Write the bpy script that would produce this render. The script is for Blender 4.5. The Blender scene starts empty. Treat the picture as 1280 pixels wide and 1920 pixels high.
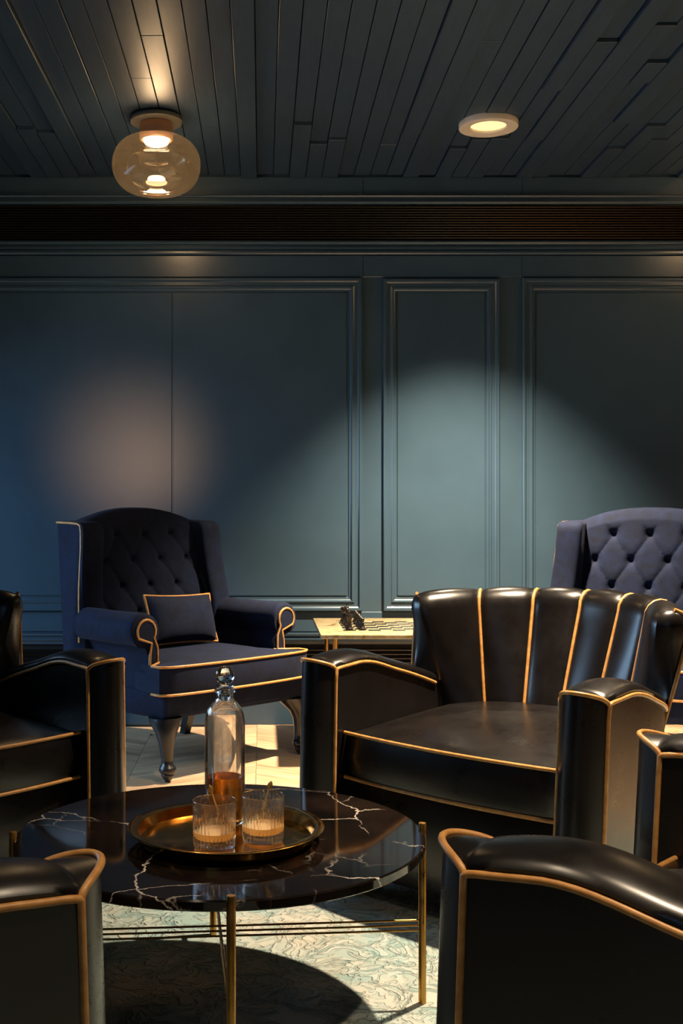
import bpy, bmesh, math, random
from mathutils import Vector, Matrix
random.seed(7)
sc = bpy.context.scene
C = sc.collection
PI = math.pi
R = math.radians
def rgb(h, k=1.0):
    v = [int(h[i:i+2], 16)/255 for i in (0, 2, 4)]
    return tuple((c/12.92 if c <= .04045 else ((c+.055)/1.055)**2.4)*k for c in v)+(1,)

# ------------------------------------------------------------------ camera
H = 1.10            # eye height
F = 2160.0          # focal length in pixels of the 1280x1920 frame
PX, PY = 491.0, 955.0
cam = bpy.data.objects.new('camera', bpy.data.cameras.new('camera')); C.objects.link(cam)
cam.location = (0, 0, H); cam.rotation_euler = (R(90), 0, 0)
cam.data.sensor_fit = 'VERTICAL'; cam.data.sensor_height = 36.0
cam.data.lens = F/1920*36.0
cam.data.shift_x = (640-PX)/1920; cam.data.shift_y = -(960-PY)/1920
cam.data.clip_start = .05
sc.camera = cam

# ------------------------------------------------------------------ world, lights, exposure
sc.view_settings.view_transform = 'Standard'; sc.view_settings.look = 'None'
sc.view_settings.exposure = 0.0; sc.view_settings.gamma = 1.0
sc.view_settings.use_curve_mapping = False
try:
    sc.cycles.use_denoising = True
    sc.cycles.max_bounces = 12; sc.cycles.transmission_bounces = 10; sc.cycles.glossy_bounces = 5
    sc.cycles.diffuse_bounces = 3; sc.cycles.transparent_max_bounces = 16
    sc.cycles.sample_clamp_indirect = 10.0
    sc.cycles.blur_glossy = .6
except Exception:
    pass
w = bpy.data.worlds.new('world'); sc.world = w; w.use_nodes = True
w.node_tree.nodes['Background'].inputs[0].default_value = (.35, .55, 1, 1)
w.node_tree.nodes['Background'].inputs[1].default_value = .3

WARM = (1.0, .78, .54)
CEIL = 2.81
def light(name, kind, loc, power, col, **kw):
    d = bpy.data.lights.new(name, kind); d.energy = power; d.color = col
    rot = kw.pop('rot', None)
    for k, v in kw.items(): setattr(d, k, v)
    o = bpy.data.objects.new(name, d); C.objects.link(o); o.location = loc
    if rot: o.rotation_euler = rot
    return o
# daylight through the window in the left wall and the one behind the camera
light('daylight_side', 'AREA', (-2.86, 4.5, 1.15), 62, (.44, .70, 1.0), shape='RECTANGLE', size=1.4, size_y=2.0, rot=(0, R(-50), 0), spread=R(150))
light('daylight_front', 'AREA', (-1.5, -2.38, 1.55), 3, (.42, .68, 1.0), shape='RECTANGLE', size=1.5, size_y=1.9, rot=(R(68), 0, 0), spread=R(150))
DOWN = [(1.0, 5.09, 2000), (1.0, 3.16, 1050), (1.0, 1.15, 240), (2.46, 3.16, 700), (-.46, 1.15, 60)]   # recessed downlights
LAMPS = [(-.458, 5.0), (2.46, 5.06)]                                 # glass ceiling lamps

# ------------------------------------------------------------------ mesh helpers
class MB:
    def __init__(s): s.v = []; s.f = []
    def add(s, vs, fs):
        o = len(s.v); s.v += [tuple(p) for p in vs]; s.f += [tuple(i+o for i in f) for f in fs]
    def box(s, x0, x1, y0, y1, z0, z1):
        s.add([(x, y, z) for z in (z0, z1) for y in (y0, y1) for x in (x0, x1)],
              [(0, 2, 3, 1), (4, 5, 7, 6), (0, 1, 5, 4), (2, 6, 7, 3), (0, 4, 6, 2), (1, 3, 7, 5)])
    def rbox(s, x0, x1, y0, y1, z0, z1, r=.005, seg=2):
        bm = bmesh.new(); bmesh.ops.create_cube(bm, size=1)
        for v in bm.verts:
            v.co = Vector((x0+(v.co.x+.5)*(x1-x0), y0+(v.co.y+.5)*(y1-y0), z0+(v.co.z+.5)*(z1-z0)))
        bmesh.ops.bevel(bm, geom=bm.edges[:], offset=r, segments=seg, affect='EDGES', profile=.5)
        bm.verts.index_update()
        s.add([v.co[:] for v in bm.verts], [[v.index for v in f.verts] for f in bm.faces]); bm.free()
    def loft(s, rings, closed=True, cap0=None, cap1=None, wrap=False):
        """rings of equal length; cap = point (fan) or True (ngon)"""
        n = len(rings[0]); m = len(rings); o = len(s.v)
        for r in rings: s.v += [tuple(p) for p in r]
        for i in range(m if wrap else m-1):
            a = o+i*n; b = o+((i+1) % m)*n
            for j in range(n if closed else n-1):
                k = (j+1) % n
                s.f.append((a+j, a+k, b+k, b+j))
        for cap, base, flip in ((cap0, o, True), (cap1, o+(m-1)*n, False)):
            if cap is None: continue
            if cap is True:
                idx = [base+j for j in range(n)]
                s.f.append(tuple(idx[::-1] if flip else idx))
            else:
                s.v.append(tuple(cap)); c = len(s.v)-1
                for j in range(n):
                    k = (j+1) % n
                    s.f.append((base+k, base+j, c) if flip else (base+j, base+k, c))
    def tube(s, pts, r, n=8, rf=None, cap=True, loop=False):
        pts = [Vector(p) for p in pts]; m = len(pts); rings = []
        up = None
        for i, p in enumerate(pts):
            if loop: t = pts[(i+1) % m]-pts[i-1]
            else: t = pts[min(i+1, m-1)]-pts[max(i-1, 0)]
            t.normalize()
            if up is None:
                a = Vector((0, 0, 1)) if abs(t.z) < .9 else Vector((1, 0, 0))
                up = (a-t*a.dot(t)).normalized()
            else:
                up = (up-t*up.dot(t)).normalized()
            sd = t.cross(up); rr = rf(i/(m-1)) if rf else r
            rings.append([p+(up*math.cos(2*PI*j/n)+sd*math.sin(2*PI*j/n))*rr for j in range(n)])
        s.loft(rings, True, True if cap and not loop else None, True if cap and not loop else None, wrap=loop)
    def lathe(s, prof, n=32, c=(0, 0, 0), cap=True, rmod=None):
        rings = []
        for r, z in prof:
            rings.append([(c[0]+r*(rmod(j, n, z) if rmod else 1)*math.cos(2*PI*j/n), c[1]+r*(rmod(j, n, z) if rmod else 1)*math.sin(2*PI*j/n), c[2]+z) for j in range(n)])
        s.loft(rings, True, True if cap else None, True if cap else None)
    def xf(s, M):
        s.v = [tuple(M @ Vector(p)) for p in s.v]; return s
    def build(s, name, mat, parent=None, ang=35, fix=True):
        me = bpy.data.meshes.new(name); me.from_pydata(s.v, [], s.f)
        bm = bmesh.new(); bm.from_mesh(me)
        if fix: bmesh.ops.recalc_face_normals(bm, faces=bm.faces)
        for f in bm.faces: f.smooth = ang > 0
        bm.to_mesh(me); bm.free()
        if ang > 0: me.set_sharp_from_angle(angle=R(ang))
        me.materials.append(mat)
        o = bpy.data.objects.new(name, me); C.objects.link(o)
        if parent: o.parent = parent
        return o
def tag(o, label=None, cat=None, group=None, kind=None):
    if label: o['label'] = label
    if cat: o['category'] = cat
    if group: o['group'] = group
    if kind: o['kind'] = kind
    return o
def empty(name, loc=(0, 0, 0), rz=0, **kw):
    o = bpy.data.objects.new(name, None); C.objects.link(o); o.location = loc; o.rotation_euler = (0, 0, rz)
    o.empty_display_size = .1
    return tag(o, **kw)
def kids(o): return [c for c in C.objects if c.parent is o]
def copy_tree(o, parent=None):
    c = o.copy(); C.objects.link(c)
    if parent: c.parent = parent
    for ch in kids(o): copy_tree(ch, c)
    return c
def rrect(pts, r, n=5):
    """round the corners of a 2D polygon"""
    out = []; m = len(pts)
    for i in range(m):
        p0, p, p1 = Vector(pts[i-1]), Vector(pts[i]), Vector(pts[(i+1) % m])
        rr = r[i] if isinstance(r, (list, tuple)) else r
        if rr <= 0: out.append(tuple(p)); continue
        a = p+(p0-p).normalized()*rr; b = p+(p1-p).normalized()*rr
        for k in range(n+1):
            t = k/n; out.append(tuple(a*(1-t)**2+p*2*t*(1-t)+b*t*t))
    return out

# ------------------------------------------------------------------ material helpers
def mat(name, base=(.5, .5, .5, 1), rough=.5, metal=0., **kw):
    m = bpy.data.materials.new(name); m.use_nodes = True
    b = m.node_tree.nodes['Principled BSDF']
    b.inputs['Base Color'].default_value = base; b.inputs['Roughness'].default_value = rough; b.inputs['Metallic'].default_value = metal
    for k, v in kw.items(): b.inputs[k.replace('_', ' ')].default_value = v
    return m
def N(m, t, **kw):
    n = m.node_tree.nodes.new(t)
    for k, v in kw.items():
        if k in n.inputs: n.inputs[k].default_value = v
        else: setattr(n, k, v)
    return n
def L(m, a, ao, b, bi): m.node_tree.links.new(a.outputs[ao], b.inputs[bi])
def P(m): return m.node_tree.nodes['Principled BSDF']
def coords(m, scale=(1, 1, 1), rot=(0, 0, 0)):
    t = N(m, 'ShaderNodeTexCoord'); mp = N(m, 'ShaderNodeMapping'); mp.inputs['Scale'].default_value = scale; mp.inputs['Rotation'].default_value = rot
    L(m, t, 'Object', mp, 'Vector'); return mp
def ramp(m, src, out, stops, interp='LINEAR'):
    r = N(m, 'ShaderNodeValToRGB'); e = r.color_ramp.elements; r.color_ramp.interpolation = interp
    while len(e) < len(stops): e.new(.5)
    for i, (p, c) in enumerate(stops): e[i].position = p; e[i].color = c
    L(m, src, out, r, 'Fac'); return r
def g(v): return (v, v, v, 1)
def bump(m, src, out, strength=.2, dist=.01, prev=None):
    b = N(m, 'ShaderNodeBump'); b.inputs['Strength'].default_value = strength; b.inputs['Distance'].default_value = dist
    L(m, src, out, b, 'Height')
    if prev: L(m, prev, 'Normal', b, 'Normal')
    L(m, b, 'Normal', P(m), 'Normal'); return b

def make_materials():
    M = {}
    # black leather with worn, slightly brown scuffs
    m = mat('leather', rgb('14121a'), .34); M['leather'] = m
    c = coords(m); n = N(m, 'ShaderNodeTexNoise', Scale=5., Detail=4., Roughness=.5); L(m, c, 'Vector', n, 'Vector')
    r = ramp(m, n, 'Fac', [(.3, rgb('0a0809')), (.75, rgb('130f0e'))]); L(m, r, 'Color', P(m), 'Base Color')
    n3 = N(m, 'ShaderNodeTexNoise', Scale=11., Detail=6., Roughness=.7); L(m, c, 'Vector', n3, 'Vector')
    r2 = ramp(m, n3, 'Fac', [(.3, g(.25)), (.72, g(.36))]); L(m, r2, 'Color', P(m), 'Roughness')
    n2 = N(m, 'ShaderNodeTexNoise', Scale=9., Detail=2.); L(m, c, 'Vector', n2, 'Vector')
    bump(m, n2, 'Fac', .12, .006)
    P(m).inputs['Specular IOR Level'].default_value = .6
    m = mat('piping_leather', rgb('b98748'), .42); M['piping'] = m
    c = coords(m); n = N(m, 'ShaderNodeTexNoise', Scale=60., Detail=3.); L(m, c, 'Vector', n, 'Vector')
    r = ramp(m, n, 'Fac', [(.3, rgb('a8733a')), (.7, rgb('c4904f'))]); L(m, r, 'Color', P(m), 'Base Color')
    # navy velvet
    m = mat('velvet', rgb('101c4a'), .85); M['velvet'] = m
    c = coords(m); n = N(m, 'ShaderNodeTexNoise', Scale=16., Detail=7., Roughness=.72, Distortion=.8); L(m, c, 'Vector', n, 'Vector')
    r = ramp(m, n, 'Fac', [(.32, rgb('040a1a')), (.68, rgb('0b1936'))]); L(m, r, 'Color', P(m), 'Base Color')
    P(m).inputs['Sheen Weight'].default_value = .045; P(m).inputs['Sheen Roughness'].default_value = .45
    P(m).inputs['Sheen Tint'].default_value = (.75, .72, .85, 1); P(m).inputs['Specular IOR Level'].default_value = .2
    n2 = N(m, 'ShaderNodeTexNoise', Scale=500., Detail=2.); L(m, c, 'Vector', n2, 'Vector'); bump(m, n2, 'Fac', .25, .002)
    # black lacquered wood
    m = mat('lacquer', rgb('17171a'), .3); M['lacquer'] = m
    # brass
    for nm, col, ro in (('brass', 'c9954a', .22), ('brass_polished', 'd8a552', .15), ('brass_satin', 'b98d4a', .34), ('brass_soft', 'e6b866', .45)):
        m = mat(nm, rgb(col), ro, 1.); M[nm] = m
        c = coords(m); n = N(m, 'ShaderNodeTexNoise', Scale=40., Detail=5.); L(m, c, 'Vector', n, 'Vector')
        r = ramp(m, n, 'Fac', [(.3, g(ro*.75)), (.75, g(ro*1.5))]); L(m, r, 'Color', P(m), 'Roughness')
    m = mat('copper', rgb('dba98c'), .42, 1.); M['copper'] = m
    # black marble with white veins
    m = mat('black_marble', rgb('0b0908'), .06); M['marble'] = m
    c = coords(m, rot=(0, 0, .5)); n = N(m, 'ShaderNodeTexNoise', Scale=3.2, Detail=7., Roughness=.62); L(m, c, 'Vector', n, 'Vector')
    mx = N(m, 'ShaderNodeMix', data_type='VECTOR'); mx.inputs[0].default_value = .16
    L(m, c, 'Vector', mx, 4); L(m, n, 'Color', mx, 5)
    v = N(m, 'ShaderNodeTexVoronoi', Scale=3.1, feature='DISTANCE_TO_EDGE'); L(m, mx, 1, v, 'Vector'); v.inputs['Scale'].default_value = 3.6
    r = ramp(m, v, 'Distance', [(0., g(.9)), (.0028, g(.5)), (.007, g(0))])
    nb = N(m, 'ShaderNodeTexNoise', Scale=4.5, Detail=3.); L(m, c, 'Vector', nb, 'Vector')
    rb = ramp(m, nb, 'Fac', [(.42, g(0)), (.6, g(1))])
    mu = N(m, 'ShaderNodeMath', operation='MULTIPLY'); L(m, r, 'Color', mu, 0); L(m, rb, 'Color', mu, 1)
    v2 = N(m, 'ShaderNodeTexVoronoi', Scale=8.5, feature='DISTANCE_TO_EDGE'); L(m, mx, 1, v2, 'Vector')
    r2_ = ramp(m, v2, 'Distance', [(0., g(.55)), (.008, g(.2)), (.02, g(0))])
    nc = N(m, 'ShaderNodeTexNoise', Scale=2.7, Detail=4.); L(m, c, 'Vector', nc, 'Vector'); rc_ = ramp(m, nc, 'Fac', [(.53, g(0)), (.66, g(1))])
    m2_ = N(m, 'ShaderNodeMath', operation='MULTIPLY'); L(m, r2_, 'Color', m2_, 0); L(m, rc_, 'Color', m2_, 1)
    mm_ = N(m, 'ShaderNodeMath', operation='MAXIMUM'); L(m, mu, 0, mm_, 0); L(m, m2_, 0, mm_, 1); mu = mm_
    n4 = N(m, 'ShaderNodeTexNoise', Scale=7., Detail=8.); L(m, c, 'Vector', n4, 'Vector')
    rd = ramp(m, n4, 'Fac', [(.35, rgb('0a0807')), (.75, rgb('1d1511'))])
    cm = N(m, 'ShaderNodeMix', data_type='RGBA'); L(m, mu, 0, cm, 0); L(m, rd, 'Color', cm, 6); cm.inputs[7].default_value = rgb('cfc4b8'); L(m, cm, 2, P(m), 'Base Color')
    # onyx
    m = mat('onyx', rgb('e0cf9a'), .2); M['onyx'] = m
    c = coords(m, (1, 1, 2)); n = N(m, 'ShaderNodeTexNoise', Scale=7., Detail=8., Roughness=.6, Distortion=2.5); L(m, c, 'Vector', n, 'Vector')
    r = ramp(m, n, 'Fac', [(.3, rgb('57401f')), (.42, rgb('857650')), (.6, rgb('988d70')), (.75, rgb('77623a'))]); L(m, r, 'Color', P(m), 'Base Color')
    m = mat('onyx_light', rgb('a09676'), .3); M['onyx_light'] = m
    m = mat('onyx_dark', rgb('1e1b17'), .2); M['onyx_dark'] = m
    m = mat('chess_bronze', rgb('2e2823'), .34, .5); M['bronze'] = m
    # painted panelling and ceiling
    m = mat('paint', rgb('3c4c54'), .26); M['paint'] = m
    c = coords(m); n = N(m, 'ShaderNodeTexNoise', Scale=3., Detail=5.); L(m, c, 'Vector', n, 'Vector')
    r = ramp(m, n, 'Fac', [(.3, rgb('364a59')), (.7, rgb('3b5060'))]); L(m, r, 'Color', P(m), 'Base Color')
    n2 = N(m, 'ShaderNodeTexNoise', Scale=120., Detail=2.); L(m, c, 'Vector', n2, 'Vector'); bump(m, n2, 'Fac', .04, .002)
    m = mat('ceiling_paint', rgb('2a333b'), .43); M['ceiling'] = m
    c = coords(m, (14, 1.2, 14)); n = N(m, 'ShaderNodeTexNoise', Scale=6., Detail=5.); L(m, c, 'Vector', n, 'Vector')
    r = ramp(m, n, 'Fac', [(.3, rgb('29394a')), (.7, rgb('304356'))]); L(m, r, 'Color', P(m), 'Base Color'); bump(m, n, 'Fac', .08, .002)
    m = mat('grille_dark', rgb('2c231c'), .24, .8); M['grille'] = m
    m = mat('void_black', rgb('060606'), .8); M['void'] = m
    # oak floor boards
    m = mat('oak', rgb('a88a68'), .38); M['oak'] = m
    c = coords(m, (3, 40, 3)); oi = N(m, 'ShaderNodeObjectInfo')
    ad = N(m, 'ShaderNodeVectorMath', operation='ADD'); L(m, c, 'Vector', ad, 0)
    sv = N(m, 'ShaderNodeVectorMath', operation='SCALE'); L(m, oi, 'Random', sv, 'Scale'); sv.inputs[0].default_value = (37, 91, 11); L(m, sv, 0, ad, 1)
    n = N(m, 'ShaderNodeTexNoise', Scale=1., Detail=6., Roughness=.6, Distortion=.7); L(m, ad, 0, n, 'Vector')
    r = ramp(m, n, 'Fac', [(.28, rgb('94785b')), (.5, rgb('b89c7c')), (.75, rgb('cdb494'))])
    hs = N(m, 'ShaderNodeHueSaturation'); L(m, r, 'Color', hs, 'Color')
    mr = N(m, 'ShaderNodeMapRange'); mr.inputs['To Min'].default_value = .75; mr.inputs['To Max'].default_value = 1.15; L(m, oi, 'Random', mr, 'Value'); L(m, mr, 0, hs, 'Value')
    L(m, hs, 'Color', P(m), 'Base Color'); bump(m, n, 'Fac', .1, .002)
    # carved rug
    m = mat('rug', rgb('8a8f88'), .95); M['rug'] = m
    c = coords(m)
    nd = N(m, 'ShaderNodeTexNoise', Scale=5., Detail=2.); L(m, c, 'Vector', nd, 'Vector')
    mx = N(m, 'ShaderNodeMix', data_type='VECTOR'); mx.inputs[0].default_value = .22; L(m, c, 'Vector', mx, 4); L(m, nd, 'Color', mx, 5)
    n1 = N(m, 'ShaderNodeTexNoise', Scale=13., Detail=3., Roughness=.5, Distortion=1.9); L(m, mx, 1, n1, 'Vector'); r1 = ramp(m, n1, 'Fac', [(.45, g(0)), (.51, g(1))])
    n2 = N(m, 'ShaderNodeTexNoise', Scale=30., Detail=2., Roughness=.5, Distortion=1.); L(m, mx, 1, n2, 'Vector'); r2 = ramp(m, n2, 'Fac', [(.42, g(0)), (.48, g(1))])
    a1 = N(m, 'ShaderNodeMath', operation='MULTIPLY_ADD'); L(m, r1, 'Color', a1, 0); a1.inputs[1].default_value = .6
    a2 = N(m, 'ShaderNodeMath', operation='MULTIPLY'); L(m, r2, 'Color', a2, 0); a2.inputs[1].default_value = .4; L(m, a2, 0, a1, 2)
    rr = ramp(m, a1, 0, [(.0, g(0)), (1., g(1))])
    nw = N(m, 'ShaderNodeTexNoise', Scale=2.6, Detail=6., Roughness=.7); L(m, c, 'Vector', nw, 'Vector')
    rw = ramp(m, nw, 'Fac', [(.4, rgb('8ea3a2')), (.62, rgb('a8a499'))])
    rc = ramp(m, rr, 'Color', [(0., (.6, .74, .75, 1)), (.8, (1, 1, 1, 1))])
    cm = N(m, 'ShaderNodeMix', data_type='RGBA', blend_type='MULTIPLY'); cm.inputs[0].default_value = 1; L(m, rw, 'Color', cm, 6); L(m, rc, 'Color', cm, 7); L(m, cm, 2, P(m), 'Base Color')
    nf = N(m, 'ShaderNodeTexNoise', Scale=260., Detail=2.); L(m, c, 'Vector', nf, 'Vector')
    b1 = bump(m, nf, 'Fac', .4, .003); bump(m, rr, 'Color', .85, .015, b1)
    # glass
    m = mat('clear_glass', (1, 1, 1, 1), .0, IOR=1.47); P(m).inputs['Transmission Weight'].default_value = 1; M['glass'] = m
    m = mat('whisky', rgb('e08a1c'), .0, IOR=1.34); P(m).inputs['Transmission Weight'].default_value = 1; M['whisky'] = m
    def glassy(nm, new, f, col, thru, tcol):
        """glass with a share of straight transmission (thin walls) and scattering: from the cuts, and as painted-in glow in the whisky"""
        m = M[nm].copy(); m.name = new; nt = m.node_tree
        tl = N(m, 'ShaderNodeBsdfTranslucent', Color=col); df = N(m, 'ShaderNodeBsdfDiffuse', Color=col); ms = N(m, 'ShaderNodeMixShader'); ms.inputs[0].default_value = .5
        L(m, tl, 0, ms, 1); L(m, df, 0, ms, 2)
        tr = N(m, 'ShaderNodeBsdfTransparent', Color=tcol); m1 = N(m, 'ShaderNodeMixShader'); m1.inputs[0].default_value = thru; L(m, P(m), 0, m1, 1); L(m, tr, 0, m1, 2)
        m2 = N(m, 'ShaderNodeMixShader'); m2.inputs[0].default_value = f; L(m, m1, 0, m2, 1); L(m, ms, 0, m2, 2); L(m, m2, 0, nt.nodes['Material Output'], 'Surface'); M[new] = m
    glassy('glass', 'cut_glass', .010, (1, .95, .88, 1), .25, (1, 1, 1, 1)); glassy('glass', 'bottle_glass', .0, (1, 1, 1, 1), .15, (1, 1, 1, 1))
    glassy('whisky', 'whisky_glow', .55, (1, .82, .5, 1), .3, (1, .75, .35, 1)); glassy('whisky', 'whisky_deep', .05, (1, .55, .12, 1), .25, (.9, .5, .12, 1))  # whisky_glow: pale scatter colour stands in for lamp light caught in the base
    # smoked lamp glass and window panes: transparent with a fresnel reflection
    for nm, col in (('smoked_glass', (.84, .74, .60, 1)), ('pane_glass', (.95, .97, 1, 1))):
        m = bpy.data.materials.new(nm); m.use_nodes = True; nt = m.node_tree; nt.nodes.remove(P(m))
        t = N(m, 'ShaderNodeBsdfTransparent', Color=col); gl = N(m, 'ShaderNodeBsdfGlossy', Roughness=.02); fr = N(m, 'ShaderNodeFresnel', IOR=1.5)
        mx = N(m, 'ShaderNodeMixShader'); L(m, fr, 0, mx, 0); L(m, t, 0, mx, 1); L(m, gl, 0, mx, 2)
        if nm == 'smoked_glass':
            tl = N(m, 'ShaderNodeBsdfTranslucent', Color=(.6, .45, .28, 1)); m2 = N(m, 'ShaderNodeMixShader'); m2.inputs[0].default_value = .03
            L(m, mx, 0, m2, 1); L(m, tl, 0, m2, 2); mx = m2
        L(m, mx, 0, nt.nodes['Material Output'], 'Surface'); M[nm] = m
    m = mat('white_enamel', rgb('d8cdbd'), .35); M['enamel'] = m
    for nm, col, s in (('lamp_led', (1, .74, .42, 1), 38.), ('downlight_led', (1, .68, .30, 1), 1.6), ('sky_panel', (.5, .75, 1, 1), 1.)):
        m = mat(nm, (0, 0, 0, 1), .5); P(m).inputs['Emission Color'].default_value = col; P(m).inputs['Emission Strength'].default_value = s; M[nm] = m
    m = mat('plate_enamel', rgb('6b6a60'), .4); M['plate'] = m
    m = mat('walnut', rgb('5a3e28'), .5); M['walnut'] = m
    m = mat('plaster', rgb('23292e'), .7); M['plaster'] = m
    return M
M = make_materials()

# ------------------------------------------------------------------ the room
WALL = 5.9
XL, XR, YF = -2.9, 3.6, -2.45
SW = F/WALL
def wx(px): return (px-PX)/SW
def wz(py): return H+(PY-py)/SW
def structure(name, build):
    b = MB(); build(b); return b
b = MB(); b.box(XL-.1, XR+.1, YF-.1, WALL+.2, -.12, -.012); floor = tag(b.build('floor', M['oak'], ang=0), kind='structure')
b = MB(); b.box(XL-.1, XR+.1, YF-.1, WALL+.2, CEIL+.03, CEIL+.12); ceiling = tag(b.build('ceiling', M['ceiling'], ang=0), kind='structure')
b = MB(); b.box(XL-.1, XR+.1, WALL, WALL+.15, -.12, CEIL+.1); wall = tag(b.build('wall_back', M['paint'], ang=0), kind='structure')
b = MB(); b.box(XR, XR+.1, YF-.1, WALL+.1, -.12, CEIL+.1); tag(b.build('wall_right', M['walnut'], ang=0), kind='structure')
def wall_with_hole(name, axis, pos, a0, a1, h0, h1, ha0, ha1):
    b = MB()
    def bx(p0, p1, z0, z1):
        if axis == 'x': b.box(pos-.1, pos, p0, p1, z0, z1)
        else: b.box(p0, p1, pos-.1, pos, z0, z1)
    bx(a0, ha0, -.12, CEIL+.1); bx(ha1, a1, -.12, CEIL+.1); bx(ha0, ha1, -.12, h0); bx(ha0, ha1, h1, CEIL+.1)
    return tag(b.build(name, M['plaster'], ang=0), kind='structure')
wall_with_hole('wall_left', 'x', XL, YF-.1, WALL+.1, .4, 1.9, 3.5, 5.5)
wall_with_hole('wall_front', 'y', YF, XL-.1, XR+.1, .6, 2.5, -2.25, -.75)
def window(name, axis, pos, a0, a1, z0, z1):
    b = MB()
    def bx(p0, p1, q0, q1, t=.03, mb=None):
        mb = mb or b
        if axis == 'x': mb.box(pos-.05-t, pos-.05+t, p0, p1, q0, q1)
        else: mb.box(p0, p1, pos-.05-t, pos-.05+t, q0, q1)
    bx(a0, a1, z0, z0+.05); bx(a0, a1, z1-.05, z1); bx(a0, a0+.05, z0, z1); bx(a1-.05, a1, z0, z1)
    am = (a0+a1)/2; bx(am-.025, am+.025, z0, z1)
    o = tag(b.build(name, M['lacquer'], ang=0), kind='structure')
    for q0, q1 in ((a0+.05, am-.025), (am+.025, a1-.05)):
        g_ = MB(); bx(q0, q1, z0+.05, z1-.05, .004, g_); g_.build('pane', M['pane_glass'], o, ang=0)
window('window_1', 'x', XL, 3.5, 5.5, .4, 1.9)
window('window_2', 'y', YF, -2.25, -.75, .6, 2.5)

# moulding swept round a rectangle (mitred) or straight along x
FRAME = [(0, 0), (0, .020), (.004, .024), (.013, .024), (.016, .016), (.021, .012), (.036, .013), (.044, .018), (.05, .018), (.053, .009), (.058, .006), (.064, .006), (.067, .0)]
def frame_moulding(x0, x1, z0, z1, wd):
    b = MB(); k = wd/.067; rings = []
    for (a, sx, sz) in ((0, 1, 1), (1, -1, 1), (2, -1, -1), (3, 1, -1)):
        cx = x0 if sx > 0 else x1; cz = z0 if sz > 0 else z1
        rings.append([(cx+sx*u*k, WALL-h, cz+sz*u*k) for u, h in FRAME])
    b.loft(rings, closed=False, wrap=True); return b.build('panel_moulding', M['paint'], wall, ang=20)
def bar_moulding(prof, z0, x0=-1.95, x1=3.2, name='rail_moulding'):
    b = MB(); b.loft([[(x, WALL-h, z0+u) for u, h in prof] for x in (x0, x1)], closed=False)
    return b.build(name, M['paint'], wall, ang=20)
X0, X1 = -1.95, 3.2
frame_specs = [(X0, wx(678), wz(1145), wz(522)), (wx(718), wx(935), wz(1145), wz(524)), (wx(978), X1, wz(1145), wz(522))]
for x0, x1, z0, z1 in frame_specs: frame_moulding(x0, x1, z0, z1, .069)
def panel(x0, x1, z0, z1):
    b = MB(); b.rbox(x0, x1, WALL-.006, WALL+.01, z0, z1, .0025, 1); b.build('panel', M['paint'], wall, ang=0)
zt, zb = wz(549), wz(1117)
seam = wx(323)
panel(X0+.075, seam-.0025, zb, zt); panel(seam+.0025, wx(652)-.006, zb, zt)
panel(wx(743)+.004, wx(910)-.004, zb, zt); panel(wx(1002)+.006, X1-.075, zb, zt)
# frieze boards with fine joints
for y0, y1 in ((333, 367), (480, 520)):
    for x0, x1 in ((X0, wx(680)), (wx(680), wx(978)), (wx(978), X1)):
        b = MB(); b.rbox(x0+.001, x1-.001, WALL-.01, WALL+.01, wz(y1), wz(y0), .0015, 1); b.build('frieze_board', M['paint'], wall, ang=0)
b = MB(); b.rbox(X0, X1, WALL-.006, WALL+.01, wz(1184), wz(1147), .002, 1); b.build('rail_board', M['paint'], wall, ang=0)
# horizontal rails of moulding
px = 1/SW
bar_moulding([(0, 0), (0, .03), (3*px, .034), (5*px, .034), (6*px, .022), (12*px, .02), (13*px, .03), (15*px, .034), (17*px, .03), (18*px, 0)], wz(385))
bar_moulding([(0, 0), (0, .028), (2*px, .032), (5*px, .032), (6*px, .02), (9*px, .018), (10*px, .028), (13*px, .03), (14*px, .02), (18*px, .018), (19*px, .03), (22*px, .034), (25*px, .03), (25*px, 0)], wz(479))
bar_moulding([(0, 0), (0, .02), (6*px, .022), (7*px, .03), (10*px, .032), (11*px, .02), (15*px, .018), (16*px, .028), (20*px, .03), (21*px, 0)], wz(1207))
# louvred grilles, high and low
def grille(z0, z1, pitch):
    b = MB(); b.box(X0, X1, WALL-.004, WALL+.005, z0, z1); o = b.build('grille', M['void'], wall, ang=0)
    n = int((z1-z0)/pitch)
    s = MB(); s.add([(x, y, z) for x in (X0, X1) for y, z in ((0, 0), (-.016, -.003), (-.018, .001), (-.016, .005), (0, .006))],
                    [(0, 1, 6, 5), (1, 2, 7, 6), (2, 3, 8, 7), (3, 4, 9, 8), (4, 0, 5, 9), (4, 3, 2, 1, 0), (5, 6, 7, 8, 9)])
    first = None
    for i in range(n):
        if first is None: first = q = s.build('slat', M['grille'], o, ang=20)
        else: q = first.copy(); C.objects.link(q)
        q.location = (0, WALL-.004, z0+(i+.3)*pitch)
grille(wz(454), wz(386), .0131)
grille(.135, wz(1208), .0215)
b = MB(); b.rbox(X0, X1, WALL-.016, WALL+.01, 0, .13, .003, 1); tag(b.build('baseboard_back', M['paint'], ang=0), kind='structure')

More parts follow.
